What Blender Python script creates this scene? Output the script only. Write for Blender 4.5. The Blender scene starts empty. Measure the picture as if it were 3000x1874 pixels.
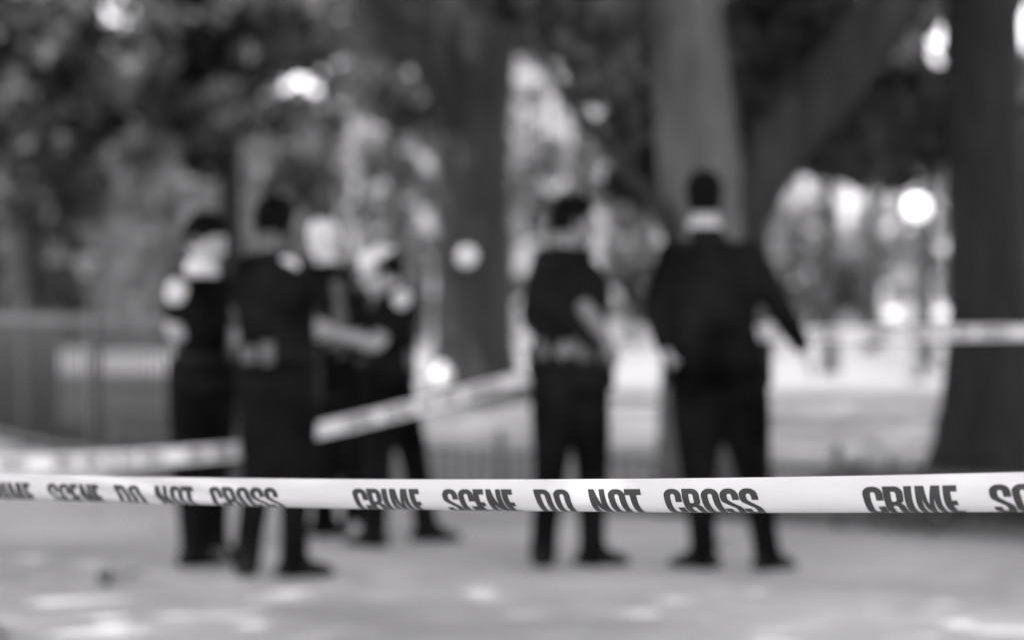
import bpy, bmesh, math, random
import numpy as np
from mathutils import Vector, Matrix
from mathutils.geometry import tessellate_polygon
SC = bpy.context.scene
COL = SC.collection

# ---------------------------------------------------------------- camera, world, sun, exposure
HC = 1.2                     # eye height
FPX = 85.0 / 36.0 * 2421.0   # focal length in picture units (photo measured at 2421 wide)
cam_d = bpy.data.cameras.new('camera'); cam = bpy.data.objects.new('camera', cam_d); COL.objects.link(cam)
cam.location = (0, 0, HC)
cam.rotation_euler = (math.radians(90 - 0.21), 0, 0)
cam_d.lens = 85; cam_d.sensor_width = 36; cam_d.clip_start = 0.05; cam_d.clip_end = 3000
cam_d.dof.use_dof = True; cam_d.dof.focus_distance = 3.47; cam_d.dof.aperture_fstop = 2.3
SC.camera = cam
SUN_EL, SUN_AZ = 50.0, -128.0          # azimuth from +Y (picture depth) towards +X
w = bpy.data.worlds.new('World'); SC.world = w; w.use_nodes = True
nt = w.node_tree; nt.nodes.clear()
sky = nt.nodes.new('ShaderNodeTexSky'); sky.sky_type = 'NISHITA'; sky.sun_disc = False
sky.sun_elevation = math.radians(SUN_EL); sky.sun_rotation = math.radians(SUN_AZ)
bw = nt.nodes.new('ShaderNodeRGBToBW')       # a monochrome place: neutral daylight
tint = nt.nodes.new('ShaderNodeMix'); tint.data_type = 'RGBA'; tint.blend_type = 'MULTIPLY'
tint.inputs[0].default_value = 1.0; tint.inputs[7].default_value = (1.0, 0.975, 1.01, 1)
bg = nt.nodes.new('ShaderNodeBackground'); bg.inputs[1].default_value = 0.15
out = nt.nodes.new('ShaderNodeOutputWorld')
L = nt.links
L.new(sky.outputs[0], bw.inputs[0]); L.new(bw.outputs[0], tint.inputs[6]); L.new(tint.outputs[2], bg.inputs[0]); L.new(bg.outputs[0], out.inputs[0])
sd = bpy.data.lights.new('sun', 'SUN'); sd.energy = 2.3; sd.angle = math.radians(0.55); sd.color = (1.0, 0.975, 1.0)
so = bpy.data.objects.new('sun', sd); COL.objects.link(so)
az, el = math.radians(SUN_AZ), math.radians(SUN_EL)
sdir = Vector((math.sin(az) * math.cos(el), math.cos(az) * math.cos(el), math.sin(el)))
so.rotation_euler = sdir.to_track_quat('Z', 'Y').to_euler()
SC.view_settings.view_transform = 'Standard'; SC.view_settings.look = 'None'
SC.view_settings.exposure = 2.22; SC.view_settings.gamma = 1.0
SC.cycles.use_denoising = True
SC.cycles.max_bounces = 6; SC.cycles.transparent_max_bounces = 8
SC.cycles.sample_clamp_indirect = 4.0

rnd = random.Random(7)
rng = np.random.default_rng(11)

def P(px, py, Y):
    """picture position (2421 wide) at depth Y -> point"""
    return Vector(((px - 1210.5) / FPX * Y, Y, HC - (py - 735.0) / FPX * Y))

# ---------------------------------------------------------------- materials
def mat(name, g, rough=0.8, var=0.15, scale=4.0, bump=0.0, bscale=60.0, spec=0.3, var2=0.0, scale2=0.5, metal=0.0, stretch=(1, 1, 1), translucent=0.0, emit=0.0):
    m = bpy.data.materials.new(name); m.use_nodes = True
    t = m.node_tree; t.nodes.clear()
    o = t.nodes.new('ShaderNodeOutputMaterial'); b = t.nodes.new('ShaderNodeBsdfPrincipled')
    b.inputs['Roughness'].default_value = rough; b.inputs['Specular IOR Level'].default_value = spec
    b.inputs['Metallic'].default_value = metal
    tc = t.nodes.new('ShaderNodeTexCoord'); mp = t.nodes.new('ShaderNodeMapping'); mp.inputs['Scale'].default_value = stretch
    t.links.new(tc.outputs['Object'], mp.inputs[0])
    n = t.nodes.new('ShaderNodeTexNoise'); n.inputs['Scale'].default_value = scale; n.inputs['Detail'].default_value = 5
    t.links.new(mp.outputs[0], n.inputs['Vector'])
    mr = t.nodes.new('ShaderNodeMapRange'); mr.inputs[1].default_value = 0.3; mr.inputs[2].default_value = 0.7
    mr.inputs[3].default_value = g * (1 - var); mr.inputs[4].default_value = g * (1 + var)
    t.links.new(n.outputs[0], mr.inputs[0]); val = mr.outputs[0]
    if var2:
        n2 = t.nodes.new('ShaderNodeTexNoise'); n2.inputs['Scale'].default_value = scale2; n2.inputs['Detail'].default_value = 2
        t.links.new(mp.outputs[0], n2.inputs['Vector'])
        m2 = t.nodes.new('ShaderNodeMapRange'); m2.inputs[1].default_value = 0.35; m2.inputs[2].default_value = 0.65
        m2.inputs[3].default_value = 1 - var2; m2.inputs[4].default_value = 1 + var2
        t.links.new(n2.outputs[0], m2.inputs[0])
        mu = t.nodes.new('ShaderNodeMath'); mu.operation = 'MULTIPLY'
        t.links.new(val, mu.inputs[0]); t.links.new(m2.outputs[0], mu.inputs[1]); val = mu.outputs[0]
    t.links.new(val, b.inputs['Base Color'])
    if bump:
        nb = t.nodes.new('ShaderNodeTexNoise'); nb.inputs['Scale'].default_value = bscale; nb.inputs['Detail'].default_value = 4
        t.links.new(mp.outputs[0], nb.inputs['Vector'])
        bp = t.nodes.new('ShaderNodeBump'); bp.inputs['Strength'].default_value = 0.5; bp.inputs['Distance'].default_value = bump
        t.links.new(nb.outputs[0], bp.inputs['Height']); t.links.new(bp.outputs[0], b.inputs['Normal'])
    if emit:
        b.inputs['Emission Color'].default_value = (1, 0.98, 1, 1); b.inputs['Emission Strength'].default_value = emit
    if translucent:
        tr = t.nodes.new('ShaderNodeBsdfTranslucent'); t.links.new(val, tr.inputs[0])
        mx = t.nodes.new('ShaderNodeMixShader'); mx.inputs[0].default_value = translucent
        t.links.new(b.outputs[0], mx.inputs[1]); t.links.new(tr.outputs[0], mx.inputs[2]); t.links.new(mx.outputs[0], o.inputs[0])
    else:
        t.links.new(b.outputs[0], o.inputs[0])
    return m

M = {}
M['tape'] = mat('white_plastic_film', 0.57, 0.26, 0.03, 6, 0.006, 7, 0.5, translucent=0.18, stretch=(1, 1, 5))
M['tape_far'] = mat('white_plastic_film_far', 0.88, 0.4, 0.03, 9, 0, 28, 0.3, translucent=0.25)  # same film in a lighter colour, making up for deeper shade further back
M['ink'] = mat('dark_tape_ink', 0.032, 0.5, 0.12, 60, 0, 40, 0.35)
M['paving'] = mat('pale_paving', 0.60, 0.85, 0.10, 1.3, 0.004, 90, 0.25, 0.2, 0.6)
M['earth'] = mat('bare_earth', 0.16, 0.95, 0.2, 1.5)
M['lawn'] = mat('worn_lawn', 0.27, 0.95, 0.2, 1.2, 0.02, 30, 0.1, 0.22, 0.3)
M['bed'] = mat('dark_planting_bed', 0.055, 0.95, 0.3, 1.4, 0.03, 20, 0.1)
M['path'] = mat('light_gravel_path', 0.21, 0.9, 0.08, 0.6, 0.005, 60, 0.2)
M['asphalt'] = mat('asphalt', 0.10, 0.85, 0.15, 2.0)
M['kerb'] = mat('kerb_stone', 0.30, 0.85, 0.12, 3)
M['bark'] = mat('dark_bark', 0.022, 0.9, 0.35, 5, 0.03, 9, 0.2, stretch=(3, 3, 0.6))
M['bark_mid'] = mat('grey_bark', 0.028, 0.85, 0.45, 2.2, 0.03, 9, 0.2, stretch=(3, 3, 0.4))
M['bark_pale'] = mat('pale_bark', 0.098, 0.85, 0.3, 4, 0.02, 9, 0.2, stretch=(3, 3, 0.5))
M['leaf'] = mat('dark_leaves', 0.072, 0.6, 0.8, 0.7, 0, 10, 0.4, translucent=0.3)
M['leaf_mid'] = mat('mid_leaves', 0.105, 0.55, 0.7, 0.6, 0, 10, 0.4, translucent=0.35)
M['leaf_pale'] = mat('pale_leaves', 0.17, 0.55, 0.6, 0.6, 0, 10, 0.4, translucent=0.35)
M['stone'] = mat('pale_facade_stone', 0.29, 0.85, 0.08, 0.4)
M['trim'] = mat('facade_trim', 0.17, 0.8, 0.06, 2)
M['pane'] = mat('window_glass', 0.08, 0.3, 0.2, 1, 0, 1, 0.6)
M['iron'] = mat('dark_painted_iron', 0.05, 0.5, 0.15, 20, 0, 1, 0.5)
M['skin'] = mat('light_skin', 0.38, 0.55, 0.08, 20, 0, 1, 0.35)
M['skin_deep'] = mat('deep_skin', 0.09, 0.55, 0.08, 20, 0, 1, 0.35)
M['skin_pale'] = mat('pale_skin', 0.62, 0.55, 0.06, 20, 0, 1, 0.35)
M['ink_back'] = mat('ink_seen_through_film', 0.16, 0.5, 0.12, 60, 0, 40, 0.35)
M['skin_dark'] = mat('tan_skin', 0.17, 0.55, 0.08, 20, 0, 1, 0.35)
M['hair'] = mat('dark_hair', 0.004, 0.85, 0.3, 60, 0.002, 200, 0.05, stretch=(1, 1, .3))
M['hair_white'] = mat('white_hair', 0.7, 0.6, 0.08, 60, 0.002, 200, 0.3)
M['shirt'] = mat('dark_uniform_cloth', 0.0075, 0.95, 0.8, 4, 0.006, 9, 0.03)
M['shirt_soft'] = mat('charcoal_uniform_cloth', 0.011, 0.95, 0.3, 6, 0.006, 9, 0.03)
M['trousers'] = mat('dark_trouser_cloth', 0.0070, 0.95, 0.8, 3, 0.006, 8, 0.03)
M['black'] = mat('black_leather', 0.005, 0.5, 0.2, 30, 0, 1, 0.15)
M['white'] = mat('white_cloth', 0.75, 0.8, 0.04, 20)
M['collar'] = mat('collar_cloth', 0.45, 0.8, 0.05, 20)
M['patch'] = mat('pale_patch', 0.62, 0.7, 0.05, 30)
M['grey'] = mat('grey_nylon', 0.11, 0.7, 0.1, 30)
M['eye'] = mat('eye', 0.05, 0.2, 0.1, 30)
M['lips'] = mat('lips', 0.18, 0.5, 0.1, 30)
M['carwhite'] = mat('white_car_paint', 0.2, 0.45, 0.02, 2, 0, 1, 0.6)
M['carglass'] = mat('car_glass', 0.03, 0.5, 0.1, 2, 0, 1, 0.2)
M['rubber'] = mat('tyre_rubber', 0.025, 0.85, 0.1, 20)
M['chrome'] = mat('bright_metal', 0.7, 0.2, 0.03, 10, 0, 1, 0.6, metal=0.9)
M['headlamp'] = mat('lit_headlamp_glass', 0.2, 0.3, 0.01, 2, emit=0.5)
M['lampglass'] = mat('lit_lamp_globe', 0.8, 0.4, 0.01, 2, emit=0.45)

# ---------------------------------------------------------------- helpers
def tag(o, label=None, cat=None, group=None, kind=None):
    if label: o['label'] = label
    if cat: o['category'] = cat
    if group: o['group'] = group
    if kind: o['kind'] = kind
    return o

def empty(name, loc, label, cat, group=None):
    o = bpy.data.objects.new(name, None); COL.objects.link(o); o.location = loc; o.empty_display_size = 0.2
    return tag(o, label, cat, group)

def link_mesh(name, me, m, parent=None, smooth=True):
    for x in (m if isinstance(m, (list, tuple)) else [m]): me.materials.append(x)
    if smooth: me.polygons.foreach_set('use_smooth', [True] * len(me.polygons))
    o = bpy.data.objects.new(name, me); COL.objects.link(o)
    if parent is not None:
        o.parent = parent
        o.matrix_parent_inverse = Matrix.Translation(-wloc(parent))
    return o

def wloc(o):
    v = Vector(o.location)
    # part objects are built in world coordinates with zero location; things sit at their base
    return v if o.parent is None else Vector((0, 0, 0)) + Vector(o.location)

def from_bm(name, bm, m, parent=None, smooth=True):
    me = bpy.data.meshes.new(name); bm.normal_update(); bm.to_mesh(me); bm.free()
    return link_mesh(name, me, m, parent, smooth)

def box(bm, c, s, rz=0.0, bev=0.0):
    r = bmesh.ops.create_cube(bm, size=1.0)
    vs = r['verts']
    bmesh.ops.scale(bm, vec=s, verts=vs)
    if bev:
        es = list({e for v in vs for e in v.link_edges})
        r2 = bmesh.ops.bevel(bm, geom=es, offset=bev, segments=2, affect='EDGES', profile=0.5)
        vs = list({v for f in r2['faces'] for v in f.verts} | {v for v in vs if v.is_valid})
    bmesh.ops.rotate(bm, cent=(0, 0, 0), matrix=Matrix.Rotation(rz, 3, 'Z'), verts=vs)
    bmesh.ops.translate(bm, vec=c, verts=vs)

def frame(d):
    d = d.normalized()
    a = Vector((0, 0, 1)) if abs(d.z) < 0.9 else Vector((0, 1, 0))
    u = d.cross(a).normalized(); v = d.cross(u).normalized()
    return u, v

def tube(bm, pts, radii, n=12, round_ends=False, jitter=0.0, rr=None):
    """lofted tube through pts with radii, closed at both ends"""
    pts = [Vector(p) for p in pts]; radii = list(radii)
    if round_ends:
        d0 = (pts[1] - pts[0]).normalized(); d1 = (pts[-1] - pts[-2]).normalized()
        r0, r1 = radii[0], radii[-1]
        pre = [(pts[0] - d0 * r0 * math.sin(a), r0 * math.cos(a)) for a in (1.45, 1.1, 0.7, 0.35)]
        post = [(pts[-1] + d1 * r1 * math.sin(a), r1 * math.cos(a)) for a in (0.35, 0.7, 1.1, 1.45)]
        pts = [p for p, r in pre] + pts + [p for p, r in post]
        radii = [r for p, r in pre] + radii + [r for p, r in post]
    u, v = frame(pts[1] - pts[0]); rings = []
    for i, p in enumerate(pts):
        d = (pts[min(i + 1, len(pts) - 1)] - pts[max(i - 1, 0)]).normalized()
        u = (u - d * u.dot(d)).normalized(); v = d.cross(u).normalized()
        ring = []
        for k in range(n):
            a = 2 * math.pi * k / n
            r = radii[i] * (1 + (jitter * (rr or rnd).uniform(-1, 1) if jitter else 0))
            ring.append(bm.verts.new(p + u * math.cos(a) * r + v * math.sin(a) * r))
        rings.append(ring)
    for a, b in zip(rings, rings[1:]):
        for k in range(n):
            bm.faces.new((a[k], a[(k + 1) % n], b[(k + 1) % n], b[k]))
    bm.faces.new(rings[0][::-1]); bm.faces.new(rings[-1])

def smooth_path(pts, vals, sub=6):
    """Catmull-Rom through points and values"""
    P_ = [Vector(p) for p in pts]; out_p, out_v = [], []
    for i in range(len(P_) - 1):
        p0, p1, p2, p3 = P_[max(i - 1, 0)], P_[i], P_[i + 1], P_[min(i + 2, len(P_) - 1)]
        for k in range(sub):
            t = k / sub
            out_p.append(0.5 * ((2 * p1) + (p2 - p0) * t + (2 * p0 - 5 * p1 + 4 * p2 - p3) * t * t + (3 * p1 - p0 - 3 * p2 + p3) * t ** 3))
            out_v.append(vals[i] * (1 - t) + vals[i + 1] * t)
    out_p.append(P_[-1]); out_v.append(vals[-1])
    return out_p, out_v

def loft(bm, rings):
    """rings: (centre, side vector, front vector, half width, half depth) -> closed body"""
    n = 20; R_ = []
    for c, s, f, a, b in rings:
        ring = []
        for k in range(n):
            t = 2 * math.pi * k / n
            ct, st = math.cos(t), math.sin(t)
            e = 0.85
            ring.append(bm.verts.new(c + s * (a * math.copysign(abs(ct) ** e, ct)) + f * (b * math.copysign(abs(st) ** e, st))))
        R_.append(ring)
    for a, b in zip(R_, R_[1:]):
        for k in range(n): bm.faces.new((a[k], a[(k + 1) % n], b[(k + 1) % n], b[k]))
    bm.faces.new(R_[0][::-1]); bm.faces.new(R_[-1])

def fuse(name, bm, voxel, m, parent, smooth=2):
    """weld overlapping volumes into one continuous surface"""
    bmesh.ops.recalc_face_normals(bm, faces=bm.faces)
    me = bpy.data.meshes.new('tmp'); bm.to_mesh(me); bm.free()
    o = bpy.data.objects.new('tmp', me); COL.objects.link(o)
    md = o.modifiers.new('r', 'REMESH'); md.mode = 'VOXEL'; md.voxel_size = voxel
    if smooth:
        s = o.modifiers.new('s', 'SMOOTH'); s.factor = 0.5; s.iterations = smooth
    dg = bpy.context.evaluated_depsgraph_get()
    me2 = bpy.data.meshes.new_from_object(o.evaluated_get(dg)); me2.name = name
    bpy.data.objects.remove(o); bpy.data.meshes.remove(me)
    me2.materials.clear()
    return link_mesh(name, me2, m, parent)

def leaf_mesh(name, centers, size, m, parent=None, per=1, spread=0.0, aspect=0.55):
    """many leaf-sized kites; centers (n,3)"""
    c = np.repeat(np.asarray(centers, float), per, axis=0)
    N = len(c)
    if spread: c = c + rng.normal(0, spread, (N, 3))
    a = rng.normal(size=(N, 3)); a /= np.linalg.norm(a, axis=1)[:, None]
    b = rng.normal(size=(N, 3)); b -= (a * b).sum(1)[:, None] * a; b /= np.linalg.norm(b, axis=1)[:, None]
    nrm = np.cross(a, b)
    s = size * rng.uniform(0.6, 1.4, (N, 1))
    v = np.stack([c - a * s, c + b * s * aspect + nrm * s * 0.12 - a * s * .15, c + a * s, c - b * s * aspect + nrm * s * 0.12 - a * s * .15], axis=1).reshape(-1, 3)
    me = bpy.data.meshes.new(name)
    me.vertices.add(4 * N); me.vertices.foreach_set('co', v.astype(np.float32).ravel())
    me.loops.add(4 * N); me.loops.foreach_set('vertex_index', np.arange(4 * N, dtype=np.int32))
    me.polygons.add(N); me.polygons.foreach_set('loop_start', np.arange(0, 4 * N, 4, dtype=np.int32))
    me.update(calc_edges=True)
    return link_mesh(name, me, m, parent, smooth=False)

def ell(n, c, r, hollow=0.0):
    d = rng.normal(size=(n, 3)); d /= np.linalg.norm(d, axis=1)[:, None]
    q = rng.uniform(hollow ** 3, 1, (n, 1)) ** (1 / 3)
    return np.asarray(c) + d * q * np.asarray(r)

GAPS = [(290, 20, 60, .3), (330, 110, 50, .4), (385, 215, 50, .2), (250, 70, 50, .6), (795, 165, 42, .3), (870, 60, 45, .55), (820, 105, 40, .6), (385, 140, 40, .6),
        (1870, 440, 50, .55), (1812, 130, 50, .7), (1812, 540, 55, .5), (2035, 425, 50, .5), (1535, 370, 45, .4), (1340, 280, 70, .05), (1440, 60, 60, .5), (570, 210, 40, .75), (730, 400, 40, .5), (940, 285, 45, .5)]
def thin(p):
    px = 1210.5 + p[:, 0] / p[:, 1] * FPX; py = 735 - (p[:, 2] - HC) / p[:, 1] * FPX
    keep = np.ones(len(p), bool)
    for x, y, r, k in GAPS:
        keep &= ~((np.hypot(px - x, py - y) < r) & (rng.uniform(size=len(p)) > k))
    return p[keep]
def clumps(n_cl, c, r, cl_r, per, hollow=0.3):
    cc = ell(n_cl, c, r, hollow)
    rr = cl_r * rng.uniform(0.5, 1.3, n_cl)
    return np.concatenate([ell(per, cc[i], (rr[i], rr[i], rr[i] * .7)) for i in range(n_cl)])

# ---------------------------------------------------------------- ground
def sheet(name, poly, z, m, sub=0):
    bm = bmesh.new()
    f = bm.faces.new([bm.verts.new((x, y, z)) for x, y in poly])
    if f.normal.z < 0 or True:
        bmesh.ops.recalc_face_normals(bm, faces=bm.faces)
        bm.normal_update()
        for f in bm.faces:
            if f.normal.z < 0: f.normal_flip()
    return tag(from_bm(name, bm, m, None, False), kind='structure')

E0 = (0.675, 14.3); ED = (1.765, -1.5)       # edge of the paving, where the low fence stands
def edge(k): return (E0[0] + ED[0] * k, E0[1] + ED[1] * k)
sheet('ground', [(-400, -60), (400, -60), (400, 1200), (-400, 1200)], -0.02, M['earth'])
sheet('paving', [(-30, -30), (30, -30), edge(15), edge(-2.0), (-3.5, 19.6), (-6.6, 26.6), (-30, 26.6)], 0.0, M['paving'])
sheet('lawn', [edge(15), (40, -5), (40, 33), (-2.9, 33), (-1.95, 17.0), edge(-2.0 + .02)], -0.006, M['lawn'])
sheet('planting_bed', [(-1.95, 17.0), (-2.9, 33), (-4.6, 47), (-60, 47), (-60, 26.6), (-6.6, 26.6), (-3.5, 19.6)], -0.010, M['bed'])
sheet('path', [(-60, 47), (-4.6, 47), (-2.9, 33), (40, 33), (60, 84), (-60, 84)], -0.004, M['path'])
sheet('street', [(-120, 86), (120, 86), (120, 98), (-120, 98)], 0.0, M['asphalt'])
bm = bmesh.new(); box(bm, (0, 85.8, 0.055), (200, 0.35, 0.15), 0, 0.02)
tag(from_bm('kerb', bm, M['kerb'], None, False), kind='structure')
# paving joints: shallow dark mortar lines, one thin sheet
bm = bmesh.new()
def strip(bm, a, b, wd, z):
    a = Vector((a[0], a[1], z)); b = Vector((b[0], b[1], z)); d = (b - a).normalized(); s = Vector((-d.y, d.x, 0)) * wd / 2
    bm.faces.new([bm.verts.new(q) for q in (a - s, b - s, b + s, a + s)])
dv = Vector((ED[0], ED[1], 0)).normalized(); pv = Vector((-dv.y, dv.x, 0))
for k in range(1, 14):
    o_ = Vector((E0[0], E0[1], 0)) - pv * (1.15 * k)
    strip(bm, o_ - dv * 9, o_ + dv * 12, 0.012, 0.004)
tag(from_bm('paving_joint_lines', bm, mat('joint_mortar', 0.22, 0.9), None, False), kind='structure')

# ---------------------------------------------------------------- trees
def tree(label, base, trunk_pts, trunk_r, limbs, crown_pts, leaf, m_bark, m_leaf, group=None, name='tree', jitter=0.03, per=1, spread=0, n=16, m_limb=None):
    t = empty(name, base, label, 'tree', group)
    bm = bmesh.new()
    p, r = smooth_path(trunk_pts, trunk_r, 6); tube(bm, p, r, n, jitter=jitter)
    for i, (lp, lr) in enumerate(limbs):
        p, r = smooth_path(lp, lr, 5)
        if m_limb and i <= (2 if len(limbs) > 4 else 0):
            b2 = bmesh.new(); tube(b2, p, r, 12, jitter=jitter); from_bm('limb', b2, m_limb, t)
        else: tube(bm, p, r, 9, jitter=jitter)
    from_bm('trunk', bm, m_bark, t)
    if crown_pts is not None and len(crown_pts):
        leaf_mesh('crown', crown_pts, leaf, m_leaf, t, per, spread)
    return t

# big forked tree behind the walking man
YB = 14.6
bpt = lambda px, py, dy=0: P(px, py, YB + dy)
trunk = [bpt(1690, 1222), bpt(1685, 1195), bpt(1680, 1120), bpt(1670, 1000), bpt(1664, 800), bpt(1670, 560), bpt(1656, 390), bpt(1632, 180), bpt(1615, 0), bpt(1590, -260), bpt(1500, -700, .5), bpt(1350, -1300, .8)]
tr = [.50, .44, .36, .29, .255, .262, .262, .235, .225, .21, .17, .10]
limbs = [([bpt(1690, 620, .03), bpt(1750, 480, .05), bpt(1850, 330, .1), bpt(1990, 170, .1), bpt(2130, -10, 0), bpt(2300, -260, -.3), bpt(2550, -700, -.6)], [.22, .21, .19, .18, .17, .15, .09]),
         ([bpt(1620, 590, -.1), bpt(1550, 480, -.2), bpt(1470, 390, -.3), bpt(1380, 280, -.4), bpt(1300, 165, -.4), bpt(1210, -60, -.5)], [.10, .055, .05, .042, .035, .02]),
         ([bpt(1480, 400, -.25), bpt(1500, 330, -.2), bpt(1490, 220, -.2), bpt(1440, 90, -.2)], [.03, .025, .02, .015]),
         ([bpt(1600, -160), bpt(1300, -700, -.6), bpt(700, -1300, -1.5)], [.15, .12, .06]),
         ([bpt(1560, -420, .2), bpt(1500, -900, 1.5), bpt(1300, -1500, 3)], [.13, .10, .05]),
         ([bpt(1600, -260), bpt(1650, -800, -2), bpt(1500, -1400, -4)], [.13, .10, .05])]
cr = [clumps(190, (-0.6, 12.2, 8.2), (8.0, 8.0, 2.8), 1.2, 190, 0.0)]
def hang(px, py, rad, n, Y): cr.append(ell(n, P(px, py, Y + (.9 if 1440 < px < 1600 else 0)), (rad, rad, rad * .8)))
for a in [(1330, 20, .28, 260), (1400, 60, .28, 260), (1260, -10, .25, 200), (1450, 130, .22, 200), (1500, 190, .24, 240), (1420, 170, .18, 120), (1530, 260, .18, 170), (1520, 360, .17, 150), (1505, 425, .16, 150), (1460, 300, .09, 30), (1545, 440, .10, 60), (1480, 20, .22, 120), (1560, 80, .15, 60)]:
    hang(a[0], a[1], a[2], a[3], YB - .3)
for a in [(1765, 300, .16, 120), (1750, 340, .12, 60), (1800, 60, .30, 200), (1900, 30, .32, 220), (1980, 150, .22, 120), (1760, 200, .24, 140), (2020, 260, .30, 220), (2120, 250, .30, 240), (1950, 340, .24, 150), (2080, 360, .28, 220), (2180, 330, .22, 150), (1830, 160, .2, 60)]:
    hang(a[0], a[1], a[2], a[3], YB + 1.3)
tree('large forked tree with a limb sweeping up from behind the man in the jacket', (bpt(1690, 1215).x, YB, 0), trunk, tr, limbs, np.concatenate(cr), 0.115, M['bark_pale'], M['leaf'], 'park trees', 'elm_tree', 0.02, m_limb=M['bark_mid'])  # limbs get darker bark than the trunk: their shade is put into the colour
bm = None

# tree at right edge
YR = 15.2; rp = lambda px, py, dy=0: P(px, py, YR + dy)
trunk = [rp(2330, 1205), rp(2335, 1170), rp(2342, 1090), rp(2345, 960), rp(2345, 800), rp(2335, 560), rp(2325, 300), rp(2322, 0), rp(2330, -400), rp(2450, -1100, .5)]
tr = [.62, .52, .40, .33, .285, .25, .245, .24, .22, .12]
limbs = [([rp(2330, -150), rp(2500, -600, -1), rp(2800, -1200, -2)], [.15, .1, .05]), ([rp(2325, -250), rp(2150, -700, -1.5), rp(1900, -1200, -3)], [.14, .1, .05]), ([rp(2360, 80, .1), rp(2430, -80, .3), rp(2600, -400, .6)], [.1, .08, .04])]
tree('dark tree trunk at the right edge with white tape in front of it', (rp(2330, 1205).x, YR, 0), trunk, tr, limbs,
     clumps(70, (6.2, 14.5, 7.6), (6.0, 6.5, 2.6), 1.2, 170, 0.0), 0.08, M['bark'], M['leaf'], 'park trees', 'elm_tree', 0.03)

# tree in the middle distance
YC = 32.0; cp = lambda px, py, dy=0: P(px, py, YC + dy)
trunk = [cp(1128, 952), cp(1128, 935), cp(1124, 900), cp(1121, 800), cp(1120, 600), cp(1119, 350), cp(1128, 100), cp(1130, -150), cp(1150, -500), cp(1200, -900)]
tr = [.85, .72, .60, .53, .50, .49, .51, .47, .38, .2]
limbs = [([cp(1095, 300, -.1), cp(1045, 200, -.5), cp(990, 115, -.6), cp(925, 45, -.7), cp(850, -60, -.8), cp(740, -260, -1)], [.34, .27, .23, .20, .17, .1]),
         ([cp(1150, 120), cp(1220, -20, .2), cp(1330, -150, .5), cp(1500, -300, .5)], [.3, .22, .18, .1]),
         ([cp(1100, -100), cp(950, -400, 1), cp(700, -700, 2)], [.28, .2, .1])]
cr = [clumps(120, (-3.0, 25, 10.8), (9.0, 6.5, 3.2), 1.6, 150, 0.0)]
for a in [(960, 0, .4, 40), (985, 225, .4, 50), (1005, 290, .35, 40), (950, 260, .35, 30), (1240, 30, .7, 160), (1300, -20, .7, 160), (1200, 60, .4, 60), (820, 60, .4, 40)]:
    cr.append(ell(a[3], P(a[0], a[1], YC + .6), (a[2], a[2], a[2] * .8)))
tree('thick dark trunk standing alone between the two groups of officers', (cp(1128, 952).x, YC, 0), trunk, tr, limbs, np.concatenate(cr), 0.15, M['bark_mid'], M['leaf'], 'park trees', 'elm_tree', 0.02, m_limb=M['bark'])

# unseen tree added left of the camera so its crown shades tape and paving
tree('tall unseen elm added left of the paving to shade the officers', (-6.8, 2.5, 0), [(-6.8, 2.5, -.05), (-6.8, 2.5, .5), (-6.75, 2.55, 3), (-6.5, 2.7, 6), (-6.2, 3, 9)], [.6, .42, .34, .3, .15],
     [([(-6.6, 2.6, 4.5), (-4.5, 3.5, 6.5), (-2, 5, 8)], [.2, .14, .06]), ([(-6.6, 2.6, 5), (-7.5, 0, 7), (-8, -3, 8.5)], [.2, .14, .06]), ([(-6.6, 2.6, 5), (-8, 5, 7), (-9, 8, 8.5)], [.2, .14, .06])],
     clumps(560, (-6.8, 5.2, 9.8), (9.4, 12.5, 2.5), 2.1, 170, 0.0), .128, M['bark'], M['leaf'], 'park trees', 'elm_tree', .02)

tree('unseen elm added left of the fence to shade the strip of paving before it', (-12.5, 12.5, 0), [(-12.5, 12.5, -.05), (-12.5, 12.5, .5), (-12.4, 12.5, 3), (-12.2, 12.6, 6), (-12, 12.8, 9)], [.6, .42, .34, .3, .15],  # second unseen tree, added to keep sun off the left paving
     [([(-12.3, 12.5, 4.5), (-10.5, 13.5, 6.5), (-8, 15, 8)], [.2, .14, .06]), ([(-12.3, 12.5, 5), (-14, 10, 7), (-15, 8, 8.5)], [.2, .14, .06])],
     clumps(230, (-11.5, 13.5, 9.8), (6.5, 7.5, 2.5), 2.0, 160, 0.0), .128, M['bark'], M['leaf'], 'park trees', 'elm_tree', .02)

# trees behind, each with its own crown
def far_tree(label, px, Y, top, bottom, wpx, ncl, per, leaf, ml, tw=0.22, lean=0, cl=None, mb=None, grp='trees beyond the lawn', name='tree'):
    b = P(px, 735, Y); x0 = b.x
    zt = HC - (top - 735) / FPX * Y; zb = HC - (bottom - 735) / FPX * Y
    rx = wpx / FPX * Y / 2; zc = (zt + zb) / 2; rz = (zt - zb) / 2
    tp = [(x0, Y, -0.05), (x0 + .02, Y, .4), (x0 + lean * .3, Y, zb * .6 + .3), (x0 + lean, Y, zc), (x0 + lean, Y, zt - rz * .4)]
    trr = [tw * 1.7, tw * 1.15, tw, tw * .7, tw * .25]
    lm = []
    for k in range(5):
        a = rnd.uniform(0, 6.28); z0 = zb + (zc - zb) * rnd.uniform(.0, .9)
        lm.append(([(x0 + lean * .7, Y, z0), (x0 + lean + math.cos(a) * rx * .35, Y + math.sin(a) * rx * .35, z0 + rz * .3), (x0 + lean + math.cos(a) * rx * .7, Y + math.sin(a) * rx * .7, z0 + rz * .6)], [tw * .45, tw * .3, tw * .1]))
    cpnt = clumps(ncl, (x0 + lean, Y, zc), (rx, min(rx, 4.0), rz), cl or rx * .28, per, 0.15)
    tree(label, (x0, Y, 0), tp, trr, lm, thin(cpnt), leaf, mb or M['bark'], ml, grp, name, 0.03, n=10)

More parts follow.
